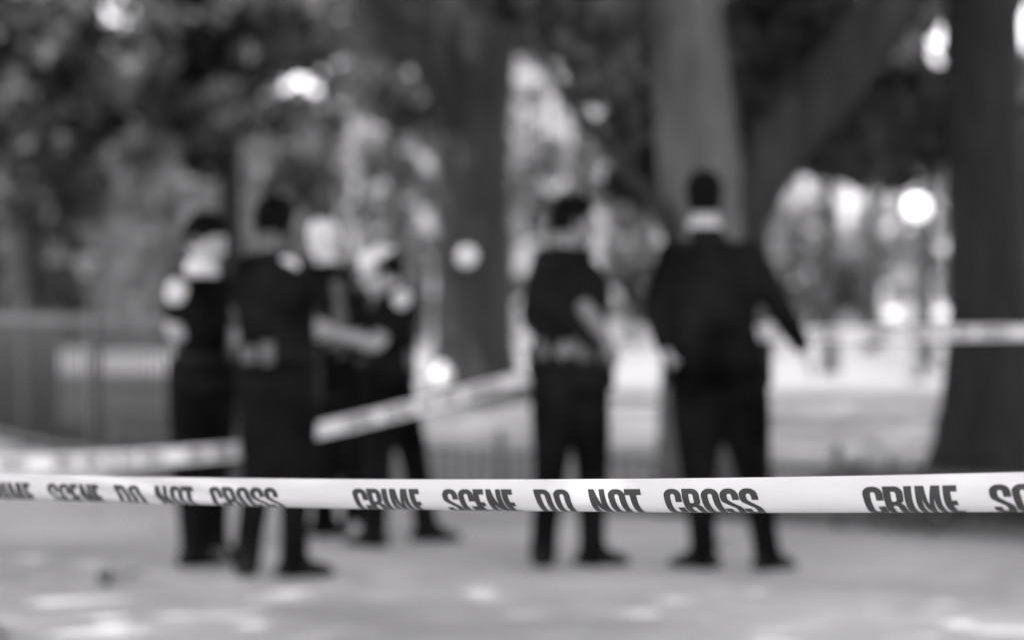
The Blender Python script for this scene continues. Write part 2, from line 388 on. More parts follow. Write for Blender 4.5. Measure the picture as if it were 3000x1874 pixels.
far_tree('broad dark tree filling the upper left corner', 60, 38, -160, 520, 620, 80, 90, .17, M['leaf'], .3)
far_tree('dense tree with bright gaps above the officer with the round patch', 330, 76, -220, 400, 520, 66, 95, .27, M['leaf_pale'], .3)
far_tree('slender dark tree trunk over the two leftmost officers', 545, 40, -160, 420, 430, 62, 75, .17, M['leaf'], .21)
far_tree('leafy tree behind the white haired officer', 780, 76, -260, 300, 480, 60, 85, .22, M['leaf_mid'], .2)
far_tree('dark tree hanging over the pale facade left of the lone trunk', 930, 62, -200, 330, 330, 44, 85, .22, M['leaf'], .2)
far_tree('low dark tree at the left edge behind the tall fence', 40, 79, 300, 760, 330, 44, 90, .2, M['leaf'], .25)
far_tree('thin tree left of the pale facade', 690, 70, 250, 560, 210, 20, 80, .22, M['leaf'], .17)
far_tree('round grey shrub like tree between the two standing officers', 1495, 84, 545, 790, 150, 24, 90, .22, M['leaf_mid'], .12)
far_tree('airy tree whose leaves mottle the sky right of the forked tree', 1960, 46, 60, 470, 430, 58, 60, .17, M['leaf'], .13, grp='trees beyond the lawn')
far_tree('leafy tree touching the left side of the edge trunk', 2190, 52, -60, 400, 300, 36, 70, .2, M['leaf'], .14)
far_tree('dark leafy tree showing high between the lone and forked trunks', 1370, 66, -300, 130, 460, 46, 85, .24, M['leaf_mid'], .2)
far_tree('small tree beyond the white car on the street', 2060, 105, 560, 770, 230, 20, 60, .3, M['leaf_mid'], .15)
far_tree('dark tree seen through the fork of the pale trunk', 1800, 60, -200, 300, 420, 54, 85, .22, M['leaf_mid'], .2)
far_tree('dark tree seen between the limb and the edge trunk', 2060, 74, -300, 240, 420, 50, 85, .26, M['leaf_mid'], .2)
far_tree('leafy tree beyond the edge trunk standing by the street', 2900, 70, 60, 640, 420, 50, 70, .25, M['leaf_mid'], .2)
far_tree('dark tree well beyond the edge trunk', 3400, 60, -100, 600, 520, 55, 70, .25, M['leaf'], .25)
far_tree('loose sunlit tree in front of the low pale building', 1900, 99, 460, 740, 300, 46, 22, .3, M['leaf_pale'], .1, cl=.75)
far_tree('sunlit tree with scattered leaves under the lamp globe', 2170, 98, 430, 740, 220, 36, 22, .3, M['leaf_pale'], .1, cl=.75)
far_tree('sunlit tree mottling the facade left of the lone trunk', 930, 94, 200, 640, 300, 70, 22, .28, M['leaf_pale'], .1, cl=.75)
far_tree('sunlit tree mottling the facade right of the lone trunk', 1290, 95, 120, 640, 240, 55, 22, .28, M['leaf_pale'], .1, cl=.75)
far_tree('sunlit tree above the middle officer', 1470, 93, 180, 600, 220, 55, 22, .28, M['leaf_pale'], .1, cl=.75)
far_tree('tree beyond the edge trunk at the far right', 2440, 58, -200, 740, 300, 60, 90, .22, M['leaf'], .2)

def bush(label, px, Y, top, wpx, m):
    c = P(px, 735, Y); h = HC - (top - 735) / FPX * Y; r = wpx / FPX * Y / 2
    t = empty('bush', (c.x, Y, 0), label, 'bush', 'bushes across the street')
    bm = bmesh.new()
    for k in range(6):
        a = rnd.uniform(0, 6.28); tube(bm, [(c.x, Y, 0), (c.x + math.cos(a) * r * .2, Y + math.sin(a) * r * .2, h * .4), (c.x + math.cos(a) * r * .5, Y + math.sin(a) * r * .5, h * .8)], [.05, .035, .01], 6)
    from_bm('stem', bm, M['bark'], t)
    leaf_mesh('leaves', clumps(16, (c.x, Y, h * .55), (r, 1.2, h * .42), r * .3, 90), .2, m, t)
bush('pale sunlit bush just right of the walking officer', 1840, 99.5, 560, 130, M['leaf_pale'])
bush('mid grey bush below the low pale building', 1955, 99.8, 640, 120, M['leaf_mid'])
bush('tall pale bush under the lamp globe', 2150, 99.6, 580, 150, M['leaf_pale'])
bush('pale bush between the lone trunk and the middle officer', 1262, 99.6, 590, 110, M['leaf_pale'])
bush('dark bush behind the white haired officer', 800, 99.5, 610, 150, M['leaf'])

# clipped hedges at the back of the bed
def hedge(label, px0, px1, Y, top, m, leaf=.18, dens=60):
    a, b = P(px0, 735, Y), P(px1, 735, Y); h = HC - (top - 735) / FPX * Y
    c = empty('hedge', ((a.x + b.x) / 2, Y, 0), label, 'hedge', 'hedges along the path')
    bm = bmesh.new(); box(bm, ((a.x + b.x) / 2, Y, h * .45), (b.x - a.x - .3, .9, h * .9), 0, .15)
    bmesh.ops.subdivide_edges(bm, edges=bm.edges, cuts=6, use_grid_fill=True)
    for v in bm.verts: v.co += Vector((rnd.uniform(-.1, .1), rnd.uniform(-.1, .1), rnd.uniform(-.1, .1)))
    from_bm('branches', bm, M['bed'], c)
    n = int((b.x - a.x) * h * dens)
    pts = np.column_stack([rng.uniform(a.x, b.x, n), Y + rng.uniform(-.65, .65, n), rng.uniform(.02, h, n) + 0.12 * np.sin(rng.uniform(0, 6, n))])
    leaf_mesh('leaves', pts, leaf, m, c)
hedge('long dark hedge behind the path at far left', -420, 240, 80, 640, M['leaf'], .2, 30)
hedge('taller grey hedge standing in the light behind the round patch officer', 215, 420, 74, 440, M['leaf_mid'], .18, 32)
hedge('dark hedge behind the group of four officers', 430, 700, 82, 590, M['leaf'], .2, 30)
hedge('low hedge below the pale facade', 700, 1020, 88, 585, M['leaf'], .2, 30)

# ---------------------------------------------------------------- buildings
def building(label, x0, x1, Y, h, floors, bays, depth=12, stone=None):
    t = empty('apartment_building', ((x0 + x1) / 2, Y + depth / 2, 0), label, 'building', 'buildings across the street')
    fh = h / floors; bw_ = (x1 - x0) / bays
    bm = bmesh.new()
    # front wall built round the openings
    for f in range(floors):
        z0 = f * fh; wz0, wz1 = z0 + fh * .28, z0 + fh * .82
        box(bm, ((x0 + x1) / 2, Y + .2, (z0 + wz0) / 2), (x1 - x0, .4, wz0 - z0))
        box(bm, ((x0 + x1) / 2, Y + .2, (wz1 + z0 + fh) / 2), (x1 - x0, .4, z0 + fh - wz1))
        for b in range(bays + 1):
            xa = x0 + b * bw_ - (bw_ * .28 if b else 0); xb = x0 + b * bw_ + (bw_ * .28 if b < bays else 0)
            box(bm, ((xa + xb) / 2, Y + .2, (wz0 + wz1) / 2), (xb - xa, .4, wz1 - wz0))
    box(bm, (x0 + .2, Y + depth / 2 + .2, h / 2), (.4, depth - .4, h)); box(bm, (x1 - .2, Y + depth / 2 + .2, h / 2), (.4, depth - .4, h))
    box(bm, ((x0 + x1) / 2, Y + depth, h / 2), (x1 - x0 - .9, .4, h))
    from_bm('wall', bm, stone or M['stone'], t, False)
    bm = bmesh.new(); box(bm, ((x0 + x1) / 2, Y + depth / 2, h + .15), (x1 - x0 + .4, depth + .6, .3)); box(bm, ((x0 + x1) / 2, Y - .18, h - .35), (x1 - x0 + .3, .34, .35))
    from_bm('roof', bm, M['trim'], t, False)
    for f in range(floors):
        for b in range(bays):
            cx = x0 + (b + .5) * bw_; z0 = f * fh; wz0, wz1 = z0 + fh * .28, z0 + fh * .82; ww = bw_ * .44
            bm = bmesh.new()
            for sx in (-1, 1): box(bm, (cx + sx * (ww / 2 - .04), Y + .18, (wz0 + wz1) / 2), (.08, .1, wz1 - wz0))
            box(bm, (cx, Y + .18, wz0 + .04), (ww - .17, .1, .08)); box(bm, (cx, Y + .18, wz1 - .04), (ww - .17, .1, .08)); box(bm, (cx, Y + .18, (wz0 + wz1) / 2), (ww - .17, .08, .06))
            box(bm, (cx, Y - .07, wz0 - .06), (ww + .2, .13, .1))
            fr = from_bm('window', bm, M['trim'], t, False)
            bm = bmesh.new(); box(bm, (cx, Y + .24, (wz0 + wz1) / 2), (ww, .02, wz1 - wz0))
            pn = from_bm('pane', bm, M['pane'], None, False); pn.parent = fr; pn.matrix_parent_inverse = fr.matrix_parent_inverse.inverted() @ Matrix.Translation(-Vector(t.location)) if False else Matrix.Identity(4)
    return t
building('pale stone building seen left and right of the lone trunk', -7.0, 8.0, 104, 13.5, 6, 14)
building('pale low building behind the lamp beyond the walking officer', 9.5, 22.0, 110, 8.4, 4, 13, stone=mat('white_render_wall', 0.52, .9, .06, .5))
building('long pale building far beyond the edge trunk', 24, 52, 112, 9.5, 4, 16)
building('dark brick building hidden behind the trees on the left', -34, -7.7, 112, 11.0, 5, 16, stone=mat('dark_brick', 0.045, .9, .15, .5))

# ---------------------------------------------------------------- fences
def fence(label, pts, h, gap, bar, rails, post_every=14, top=True, grp='park fences', name='picket_fence'):
    t = empty(name, (pts[0][0], pts[0][1], 0), label, 'fence', grp)
    pick = bmesh.new(); rail = bmesh.new(); posts = []
    k = 0
    for a, b in zip(pts, pts[1:]):
        a, b = Vector((*a, 0)), Vector((*b, 0)); d = b - a; n = int(d.length / gap); ang = math.atan2(d.y, d.x)
        for i in range(n):
            p = a + d * (i / n)
            if k % post_every == 0: posts.append((p, ang))
            else:
                tube(pick, [p + Vector((0, 0, .02)), p + Vector((0, 0, h - .06)), p + Vector((0, 0, h))], [bar, bar, bar * .3], 6)
            k += 1
        for rz in rails:
            box(rail, (a + b) / 2 + Vector((0, 0, rz * h)), (d.length, bar * 3.2, bar * 3.2), ang)
    posts.append((Vector((*pts[-1], 0)), 0))
    o = from_bm('pickets', pick, M['iron'], t); o['kind'] = 'stuff' if k > 100 else 'thing'
    if k <= 100: del o['kind']
    from_bm('rail', rail, M['iron'], t, False)
    for p, ang in posts:
        bm = bmesh.new(); box(bm, p + Vector((0, 0, (h + .06) / 2)), (bar * 5, bar * 5, h + .06), ang, bar)
        bmesh.ops.create_uvsphere(bm, u_segments=10, v_segments=6, radius=bar * 3, matrix=Matrix.Translation(p + Vector((0, 0, h + .08))))
        from_bm('post', bm, M['iron'], t)
    return t
fence('tall iron picket fence behind the officer with the round patch', [(-6.6, 26.6), (-4.66, 22.0), (-3.71, 19.8), (-1.95, 17.0)], 1.22, .125, .016, (.08, .93), 16)
fence('low wire edging fence along the lawn behind the standing officers', [edge(-2.0), edge(-.6), edge(.2), edge(2.6)], .36, .10, .009, (.2, .9), 12)

# ---------------------------------------------------------------- barrier tapes with printed words
LH = 1.0
def arc(cx, cy, rx, ry, a0, a1, n=7):
    return [(cx + rx * math.cos(math.radians(a0 + (a1 - a0) * i / n)), cy + ry * math.sin(math.radians(a0 + (a1 - a0) * i / n))) for i in range(n + 1)]
def g_O(w=.60):
    o = arc(w - .27, .8, .27, .2, 0, 90) + arc(.27, .8, .27, .2, 90, 180) + arc(.27, .2, .27, .2, 180, 270) + arc(w - .27, .2, .27, .2, 270, 360)
    i = arc(w - .29, .78, .065, .07, 0, 90, 4) + arc(.29, .78, .065, .07, 90, 180, 4) + arc(.29, .22, .065, .07, 180, 270, 4) + arc(w - .29, .22, .065, .07, 270, 360, 4)
    return [o, i]
def g_C(w=.60):
    return [[(w, .60)] + arc(w - .27, .8, .27, .2, 0, 90) + arc(.27, .8, .27, .2, 90, 180) + arc(.27, .2, .27, .2, 180, 270) + arc(w - .27, .2, .27, .2, 270, 360)
            + [(w, .41), (w - .225, .41)] + arc(w - .29, .22, .065, .07, 0, -90, 4) + arc(.29, .22, .065, .07, 270, 180, 4) + arc(.29, .78, .065, .07, 180, 90, 4) + arc(w - .29, .78, .065, .07, 90, 0, 4) + [(w - .225, .60)]]
def g_S(w=.60):
    return [[(w, .66)] + arc(w - .27, .8, .27, .2, 0, 90) + arc(.27, .8, .27, .2, 90, 180) + [(0, .68), (.03, .60), (.34, .40), (w - .225, .35)] + arc(w - .29, .22, .065, .07, 0, -90, 4) + arc(.29, .22, .065, .07, 270, 180, 4)
            + [(.225, .35), (0, .35)] + arc(.27, .2, .27, .2, 180, 270) + arc(w - .27, .2, .27, .2, 270, 360) + [(w, .34), (w - .04, .43), (.27, .63), (.225, .69)] + arc(.29, .78, .065, .07, 180, 90, 4) + arc(w - .29, .78, .065, .07, 90, 0, 4) + [(w - .225, .66)]]
def g_D(w=.59):
    return [[(0, 0)] + arc(w - .25, .2, .25, .2, -90, 0) + arc(w - .25, .8, .25, .2, 0, 90) + [(0, 1)],
            [(.225, .15)] + arc(w - .28, .21, .06, .06, -90, 0, 4) + arc(w - .28, .79, .06, .06, 0, 90, 4) + [(.225, .85)]]
def g_R(w=.59):
    return [[(0, 0), (0, 1)] + arc(w - .25, .8, .25, .2, 90, 0) + [(w, .64), (w - .03, .56), (w - .10, .51), (w - .03, .47), (w, .38), (w, 0), (w - .22, 0), (w - .22, .36), (w - .25, .42), (.225, .42), (.225, 0)],
            [(.225, .57)] + arc(w - .28, .63, .06, .06, -90, 0, 4) + arc(w - .28, .79, .06, .06, 0, 90, 4) + [(.225, .85)]]
def g_E(w=.41): return [[(0, 0), (w, 0), (w, .17), (.225, .17), (.225, .42), (w - .04, .42), (w - .04, .58), (.225, .58), (.225, .83), (w, .83), (w, 1), (0, 1)]]
def g_I(w=.235): return [[(0, 0), (w, 0), (w, 1), (0, 1)]]
def g_M(w=.74): return [[(0, 0), (.19, 0), (.19, .66), (.30, 0), (.44, 0), (.55, .66), (.55, 0), (w, 0), (w, 1), (.47, 1), (.37, .45), (.27, 1), (0, 1)]]
def g_N(w=.58): return [[(0, 0), (.20, 0), (.20, .50), (.38, 0), (w, 0), (w, 1), (.38, 1), (.38, .52), (.21, 1), (0, 1)]]
def g_T(w=.57): return [[(.17, 0), (.40, 0), (.40, .82), (w, .82), (w, 1), (0, 1), (0, .82), (.17, .82)]]
GL = dict(O=g_O, C=g_C, S=g_S, D=g_D, R=g_R, E=g_E, I=g_I, M=g_M, N=g_N, T=g_T)
TEXT = [('C', -.002), ('R', .0315), ('I', .0655), ('M', .0835), ('E', .1285), ('S', .2005), ('C', .235), ('E', .268), ('N', .2955), ('E', .329), ('D', .3955), ('O', .433), ('N', .5045), ('O', .542), ('T', .5745), ('C', .648), ('R', .6825), ('O', .718), ('S', .7525), ('S', .7865)]

def make_tape(name, label, u0, u1, period, surf, width, top_margin, letter_h, du=.02, dvn=20, text_off=0.0, thick=0.0004, fine=True, grp=None, ink='ink'):
    """surf(u, s) -> point, u metres along, s metres from the upper edge"""
    def nrm(u, s):
        e = 1e-3
        a = surf(u + e, s) - surf(u - e, s); b = surf(u, s + e) - surf(u, s - e)
        return b.cross(a).normalized()
    bm = bmesh.new()
    nu = int((u1 - u0) / du)
    rows = [[bm.verts.new(surf(u0 + (u1 - u0) * i / nu, width * j / dvn)) for j in range(dvn + 1)] for i in range(nu + 1)]
    for i in range(nu):
        for j in range(dvn): bm.faces.new((rows[i][j], rows[i + 1][j], rows[i + 1][j + 1], rows[i][j + 1]))
    o = from_bm(name, bm, M['tape'] if ink == 'ink' else M['tape_far'])
    tag(o, label, 'barrier tape', grp)
    bm = bmesh.new()
    k0, k1 = math.floor((u0 - text_off) / period) - 1, math.ceil((u1 - text_off) / period) + 1
    for k in range(k0, k1):
        for ch, st in TEXT:
            ub = text_off + (k + st) * period
            if ub < u0 + .002 or ub + letter_h * .8 > u1: continue
            loops = GL[ch]()
            flat = [Vector((x, y, 0)) for lp in loops for x, y in lp]
            tri = tessellate_polygon([[Vector((x, y, 0)) for x, y in lp] for lp in loops])
            vs = [bm.verts.new((ub + v.x * letter_h, top_margin + (1 - v.y) * letter_h, 0)) for v in flat]
            for t_ in tri:
                try: bm.faces.new([vs[q] for q in t_])
                except ValueError: pass
    nv = 22 if fine else 5
    for j in range(1, nv):
        bmesh.ops.bisect_plane(bm, geom=bm.verts[:] + bm.edges[:] + bm.faces[:], plane_co=(0, top_margin + letter_h * j / nv, 0), plane_no=(0, 1, 0))
    for v in bm.verts:
        u, s = v.co.x, v.co.y
        v.co = surf(u, s) + nrm(u, s) * NSIGN[0] * thick
    lt = from_bm('lettering', bm, M[ink], None, False)
    lt.parent = o
    return o

NSIGN = [1]
# foreground tape: straight run, nearer to the right, curling under along its lower edge
Z0 = 4.36
PER = math.hypot(958.3, .139 * FPX) / FPX * Z0
def interp(x, xs, ys):
    return float(np.interp(x, xs, ys))
tx = [-700, 0, 300, 700, 1100, 1400, 1800, 2421, 3200]
ty = np.array([1098, 1117, 1125, 1131.5, 1133.5, 1133, 1127, 1113, 1090])
cf = np.polyfit(tx, ty, 3)
dir_u = Vector((958.3 / FPX, -.139, 0)).normalized()
n_u = Vector((-dir_u.y, dir_u.x, 0))
phis = [(0, 4), (.014, 9), (.024, 19), (.036, 32), (.047, 49), (.057, 67), (.065, 84), (.071, 96), (.0762, 108)]
ss = np.linspace(0, .08, 161)
def prof(k):
    ph = np.radians(np.interp(ss, [a for a, b in phis], [b * 1.0 for a, b in phis]) * k)
    a = np.concatenate([[0], np.cumsum(np.sin(ph)[:-1] * np.diff(ss))]); b = np.concatenate([[0], np.cumsum(np.cos(ph)[:-1] * np.diff(ss))])
    return a, b
PF = {k: prof(k / 20) for k in range(14, 30)}
def surf_main(u, s):
    t = u / PER
    z = Z0 * (1 - .139 * t); x = Z0 / FPX * (-1105.5 + 958.3 * t)
    px = 1210.5 + x / z * FPX
    py = np.polyval(cf, px)
    top = Vector((x, z, HC - (py - 735) / FPX * z))
    kk = float(np.interp(px, [0, 600, 1200, 1900, 2421], [1.10, 1.04, 1.0, .97, .90])) + .015 * math.sin(u * 7.1)
    kf = min(max(kk * 20, 14), 28); k0 = int(kf); f = kf - k0
    s_ = max(s, 0)
    A = np.interp(s_, ss, PF[k0][0]) * (1 - f) + np.interp(s_, ss, PF[k0 + 1][0]) * f
    B = np.interp(s_, ss, PF[k0][1]) * (1 - f) + np.interp(s_, ss, PF[k0 + 1][1]) * f
    if s < 0: B += s
    rip = .0013 * math.sin(u * 23 + s * 90) * math.sin(u * 9.0 + 1) + .0019 * max(0, math.sin(u * 3.3 + .6)) ** 3 * math.sin(s * 190 - u * 26)
    return top + n_u * (A + rip) + Vector((0, 0, -B))
NSIGN[0] = 1
def check_sign(surf, u):
    e = 1e-3
    a = surf(u + e, .01) - surf(u - e, .01); b = surf(u, .01 + e) - surf(u, .01 - e)
    n = b.cross(a).normalized(); to_cam = Vector((0, 0, HC)) - surf(u, .01)
    NSIGN[0] = 1 if n.dot(to_cam) > 0 else -1
check_sign(surf_main, 1.0)
make_tape('barrier_tape', 'sharp white tape with dark block letters stretched across the whole foreground', -.75 * PER, 2.75 * PER, PER, surf_main, .0762, .0150, .0520, text_off=.8006 * PER, grp='barrier tapes', du=.01, dvn=38)

def path_tape(name, label, pts, twist, text_off, width=.0762, grp='barrier tapes', ink='ink_back'):
    pp, _ = smooth_path(pts, [0] * len(pts), 10)
    A = np.array([tuple(p) for p in pp]); d = np.concatenate([[0], np.cumsum(np.linalg.norm(np.diff(A, axis=0), axis=1))])
    Ltot = d[-1]
    def surf(u, s):
        c = Vector([float(np.interp(u, d, A[:, i])) for i in range(3)])
        q = Vector([float(np.interp(min(u + .05, Ltot), d, A[:, i])) for i in range(3)]) - Vector([float(np.interp(max(u - .05, 0), d, A[:, i])) for i in range(3)])
        q.normalize(); n = Vector((-q.y, q.x, 0)).normalized(); dn = n.cross(q)
        if dn.z > 0: dn = -dn
        tw = math.radians(twist[0] + twist[1] * math.sin(u * twist[2] + twist[3]))
        return c + (dn * math.cos(tw) + n * math.sin(tw)) * (s - width / 2) + n * (.004 * math.cos(s / width * 3.1))
    check_sign(surf, Ltot * .5)
    return make_tape(name, label, 0.0, Ltot, PER, surf, width, .0125, .0515, du=.03, dvn=6, text_off=text_off, thick=.0008, fine=False, grp=grp, ink=ink)
path_tape('barrier_tape', 'blurred white tape rising from the lower left past the legs to the middle officer',
          [P(-420, 1120, 9.0), P(0, 1098, 9.7), P(280, 1086, 10.4), P(570, 1064, 11.18), P(650, 1046, 11.25), P(720, 1024, 11.3), P(860, 992, 11.42), P(1000, 957, 11.5), P(1130, 922, 11.56), P(1262, 886, 11.58), P(1335, 852, 11.52), P(1362, 826, 11.50)], (4, 10, 2.1, .5), .25)
path_tape('barrier_tape', 'far white tape running from the forked tree past the edge trunk',
          [P(1668, 792, 14.28), P(1760, 788, 14.15), P(1900, 787, 13.9), P(2100, 788, 13.7), P(2300, 786, 13.6), P(2421, 785, 13.55), P(2900, 784, 13.4)], (-20, 10, 1.7, 0), .1)

# ---------------------------------------------------------------- people
def hand(bm, wrist, direction, palm_n, size=1.0, curl=0.5, thumb_side=1):
    d = direction.normalized(); n = (palm_n - d * palm_n.dot(d)).normalized(); s = d.cross(n).normalized()
    k = size
    # palm
    loft(bm, [(wrist - d * .01 * k, s, n, .027 * k, .020 * k), (wrist + d * .02 * k, s, n, .034 * k, .019 * k), (wrist + d * .06 * k, s, n, .041 * k, .016 * k), (wrist + d * .088 * k, s, n, .041 * k, .013 * k), (wrist + d * .096 * k, s, n, .036 * k, .008 * k)])
    for i, (off, ln) in enumerate([(-.031, .070), (-.0105, .079), (.0105, .074), (.031, .058)]):
        p = wrist + d * .085 * k + s * off * k * thumb_side * -1
        dd = (d + s * (off * 2.2) * thumb_side * -1).normalized(); pts = [p]; a = curl * (0.35 + .12 * i)
        for seg in (.42, .32, .26):
            dd2 = (dd * math.cos(a) + n * math.sin(a)).normalized()
            p = p + dd2 * ln * seg * k; pts.append(p); a += curl * .55
        tube(bm, pts, [.0092 * k, .0086 * k, .0078 * k, .0066 * k], 8, True)
    p = wrist + d * .025 * k + s * .030 * k * thumb_side
    t1 = (d * .6 + s * .75 * thumb_side + n * .25).normalized(); t2 = (d * .85 + s * .35 * thumb_side + n * .4).normalized()
    tube(bm, [p, p + t1 * .035 * k, p + t1 * .035 * k + t2 * .03 * k, p + t1 * .035 * k + t2 * .052 * k], [.0125 * k, .0108 * k, .0095 * k, .008 * k], 8, True)

def add_head(bm, c, s, f, up, k=1.0):
    """c centre of head (eye height), s right, f facing, up"""
    R_ = []
    for z, a, b, o_ in [(-.118, .018, .022, .052), (-.110, .034, .040, .046), (-.085, .052, .068, .022), (-.05, .064, .086, .008), (-.02, .070, .094, .0), (.02, .075, .098, -.004), (.06, .074, .094, -.008), (.09, .060, .076, -.010), (.108, .040, .052, -.010), (.116, .015, .02, -.010)]:
        R_.append((c + up * z * k + f * o_ * k, s, f, a * k, b * k))
    loft(bm, R_)
    tube(bm, [c + f * .090 * k + up * .012 * k, c + f * .108 * k - up * .018 * k, c + f * .104 * k - up * .036 * k], [.008 * k, .013 * k, .014 * k], 8, True)   # nose
    for q in (-1, 1):
        tube(bm, [c + s * q * .074 * k + up * .018 * k - f * .006 * k, c + s * q * .081 * k - up * .005 * k - f * .012 * k, c + s * q * .074 * k - up * .030 * k - f * .002 * k], [.010 * k, .012 * k, .008 * k], 6, True)
    tube(bm, [c + f * .086 * k - up * .062 * k - s * .02 * k, c + f * .094 * k - up * .060 * k, c + f * .086 * k - up * .062 * k + s * .02 * k], [.007 * k, .009 * k, .007 * k], 6, True)

def person(label, Y, J, face, head_face=None, skin='skin', shirt='shirt', trousers='trousers', sleeves='short', hair='short', extras=(), head_k=1.0, wide=1.0, lean_head=0.0, hand_curl=(.6, .6), palm=(0, 0), feet_dir=(0, 0), leg=1.0, grp='police officers on the paving', hem=0.0, name='person'):
    W = {k: P(v[0], v[1], Y + (v[2] if len(v) > 2 else 0)) for k, v in J.items()}
    a = math.radians(face); f = Vector((math.sin(a), math.cos(a), 0)); s = Vector((math.cos(a), -math.sin(a), 0))
    hip = (W['lh'] + W['rh']) / 2; sh = (W['ls'] + W['rs']) / 2; up = Vector((0, 0, 1))
    t = empty(name, (hip.x, Y, 0), label, 'person', grp)
    ha = math.radians(head_face if head_face is not None else face)
    hf = Vector((math.sin(ha), math.cos(ha), -lean_head)).normalized(); hs = Vector((math.cos(ha), -math.sin(ha), 0)); hu = hs.cross(hf).normalized()
    def torso(bm, e, top=True, lo=-.06, flare=0.0):
        rs = []
        for q, wd, dp, of in [(lo, .165, .118, -.005), (.0, .172, .125, -.008), (.15, .160, .112, 0), (.35, .146, .102, .006), (.55, .158, .108, .008), (.72, .178, .118, .004), (.86, .172, .108, -.004), (.96, .135, .088, -.008), (1.04, .085, .07, -.006)]:
            c = hip.lerp(sh, q) + f * of
            fl = flare * max(0, .35 - q)
            rs.append((c, s, f, (wd + fl) * wide + e, dp * wide + fl + e))
        loft(bm, rs)
    def limb(bm, pts, radii, e=0.0):
        p, r = smooth_path([Vector(x) for x in pts], [x + e for x in radii], 5); tube(bm, p, r, 14, True)
    # skin: one continuous body
    bm = bmesh.new()
    torso(bm, 0)
    limb(bm, [sh + up * .02, (sh + W['neck']) / 2 + up * .02, W['neck'].lerp(W['head'], .5)], [.075, .060, .056])
    add_head(bm, W['head'], hs, hf, hu, head_k)
    for q, sd_ in (('l', -1), ('r', 1)):
        S_, E_, Wr = W[q + 's'], W[q + 'e'], W[q + 'w']
        limb(bm, [S_, S_.lerp(E_, .5), E_, E_.lerp(Wr, .35), Wr], [.052, .047, .039, .041, .027])
        hd = (W[q + 'hd'] - Wr).normalized() if q + 'hd' in W else (Wr - E_).normalized()
        pn = Matrix.Rotation(math.radians(palm[0 if q == 'l' else 1]), 3, hd) @ (s * -sd_)
        hand(bm, Wr, hd, pn, 1.0, hand_curl[0 if q == 'l' else 1], 1 if q == 'l' else -1)
        H, K, A_ = W[q + 'h'], W[q + 'k'], W[q + 'a']
        limb(bm, [H, H.lerp(K, .5), K, K.lerp(A_, .35), A_], [.088, .074, .055, .054, .038])
        fd = math.radians(face + feet_dir[0 if q == 'l' else 1]); fv = Vector((math.sin(fd), math.cos(fd), 0))
        base = Vector((A_.x, A_.y, 0))
        tube(bm, [base + up * .06 - fv * .03, base + up * .05 + fv * .06, base + up * .035 + fv * .15], [.038, .036, .028], 10, True)
    fuse('body', bm, .0085, M[skin], t, 1)
    # shirt or jacket
    bm = bmesh.new(); torso(bm, .014, flare=hem, lo=-.10 if hem else -.04)
    if hem:
        loft(bm, [(hip - up * .09, s, f, .180 * wide, .145 * wide), (hip - up * .03, s, f, .182 * wide, .145 * wide), (hip + up * .1, s, f, .175 * wide, .13 * wide)])
    limb(bm, [sh + up * .0, sh.lerp(W['neck'], .82 if hem else .5)], [.095, .070])
    for q in 'lr':
        S_, E_, Wr = W[q + 's'], W[q + 'e'], W[q + 'w']
        tube(bm, [sh.lerp(S_, .35), S_], [.075, .062], 12, True)
        if (sleeves if isinstance(sleeves, str) else sleeves[q == 'r']) == 'short':
            p, r = [S_, S_.lerp(E_, .4), S_.lerp(E_, .78)], [.064, .066, .068]; tube(bm, p, r, 14, False)
        else:
            limb(bm, [S_, S_.lerp(E_, .5), E_, E_.lerp(Wr, .5), E_.lerp(Wr, .95)], [.074, .070, .064, .056, .045])
    fuse('jacket' if hem else 'shirt', bm, .012, M[shirt], t, 3)
    # trousers
    bm = bmesh.new()
    loft(bm, [(hip - up * .10, s, f, .165 * wide, .115), (hip - up * .03, s, f, .182 * wide, .138 * wide), (hip + up * .05, s, f, .176 * wide, .132 * wide), (hip + up * .11, s, f, .164 * wide, .122 * wide)])
    for q in 'lr':
        H, K, A_ = W[q + 'h'], W[q + 'k'], W[q + 'a']
        limb(bm, [H, H.lerp(K, .5), K, K.lerp(A_, .4), K.lerp(A_, .8), A_ - up * .02], [.102 * leg, .092 * leg, .078 * (1 + leg) / 2, .070, .064, .067])
    fuse('trousers', bm, .014, M[trousers], t, 3)
    # shoes
    for q in 'lr':
        bm = bmesh.new(); A_ = W[q + 'a']; fd = math.radians(face + feet_dir[0 if q == 'l' else 1]); fv = Vector((math.sin(fd), math.cos(fd), 0)); sv = Vector((fv.y, -fv.x, 0))
        b = Vector((A_.x, A_.y, 0))
        loft(bm, [(b + up * .004 + fv * .05, sv, fv, .044, .135), (b + up * .025 + fv * .05, sv, fv, .050, .142), (b + up * .05 + fv * .035, sv, fv, .046, .118), (b + up * .075 + fv * .01, sv, fv, .043, .078), (b + up * .12 - fv * .005, sv, fv, .044, .056)])
        fuse('shoe', bm, .009, M['black'], t, 2)
    # belt
    bm = bmesh.new()
    bc = hip + up * .07
    loft(bm, [(bc - up * .026, s, f, .187 * wide, .143 * wide), (bc + up * .026, s, f, .184 * wide, .141 * wide)])
    if hem: bm.free()
    else: from_bm('belt', bm, M['black'], t)
    # face and hair
    hc = W['head']
    for q in (-1, 1):
        bm = bmesh.new(); bmesh.ops.create_uvsphere(bm, u_segments=10, v_segments=8, radius=.0125 * head_k, matrix=Matrix.Translation(hc + hf * .083 * head_k + hs * q * .031 * head_k + hu * .006))
        from_bm('eye', bm, M['eye'], t)
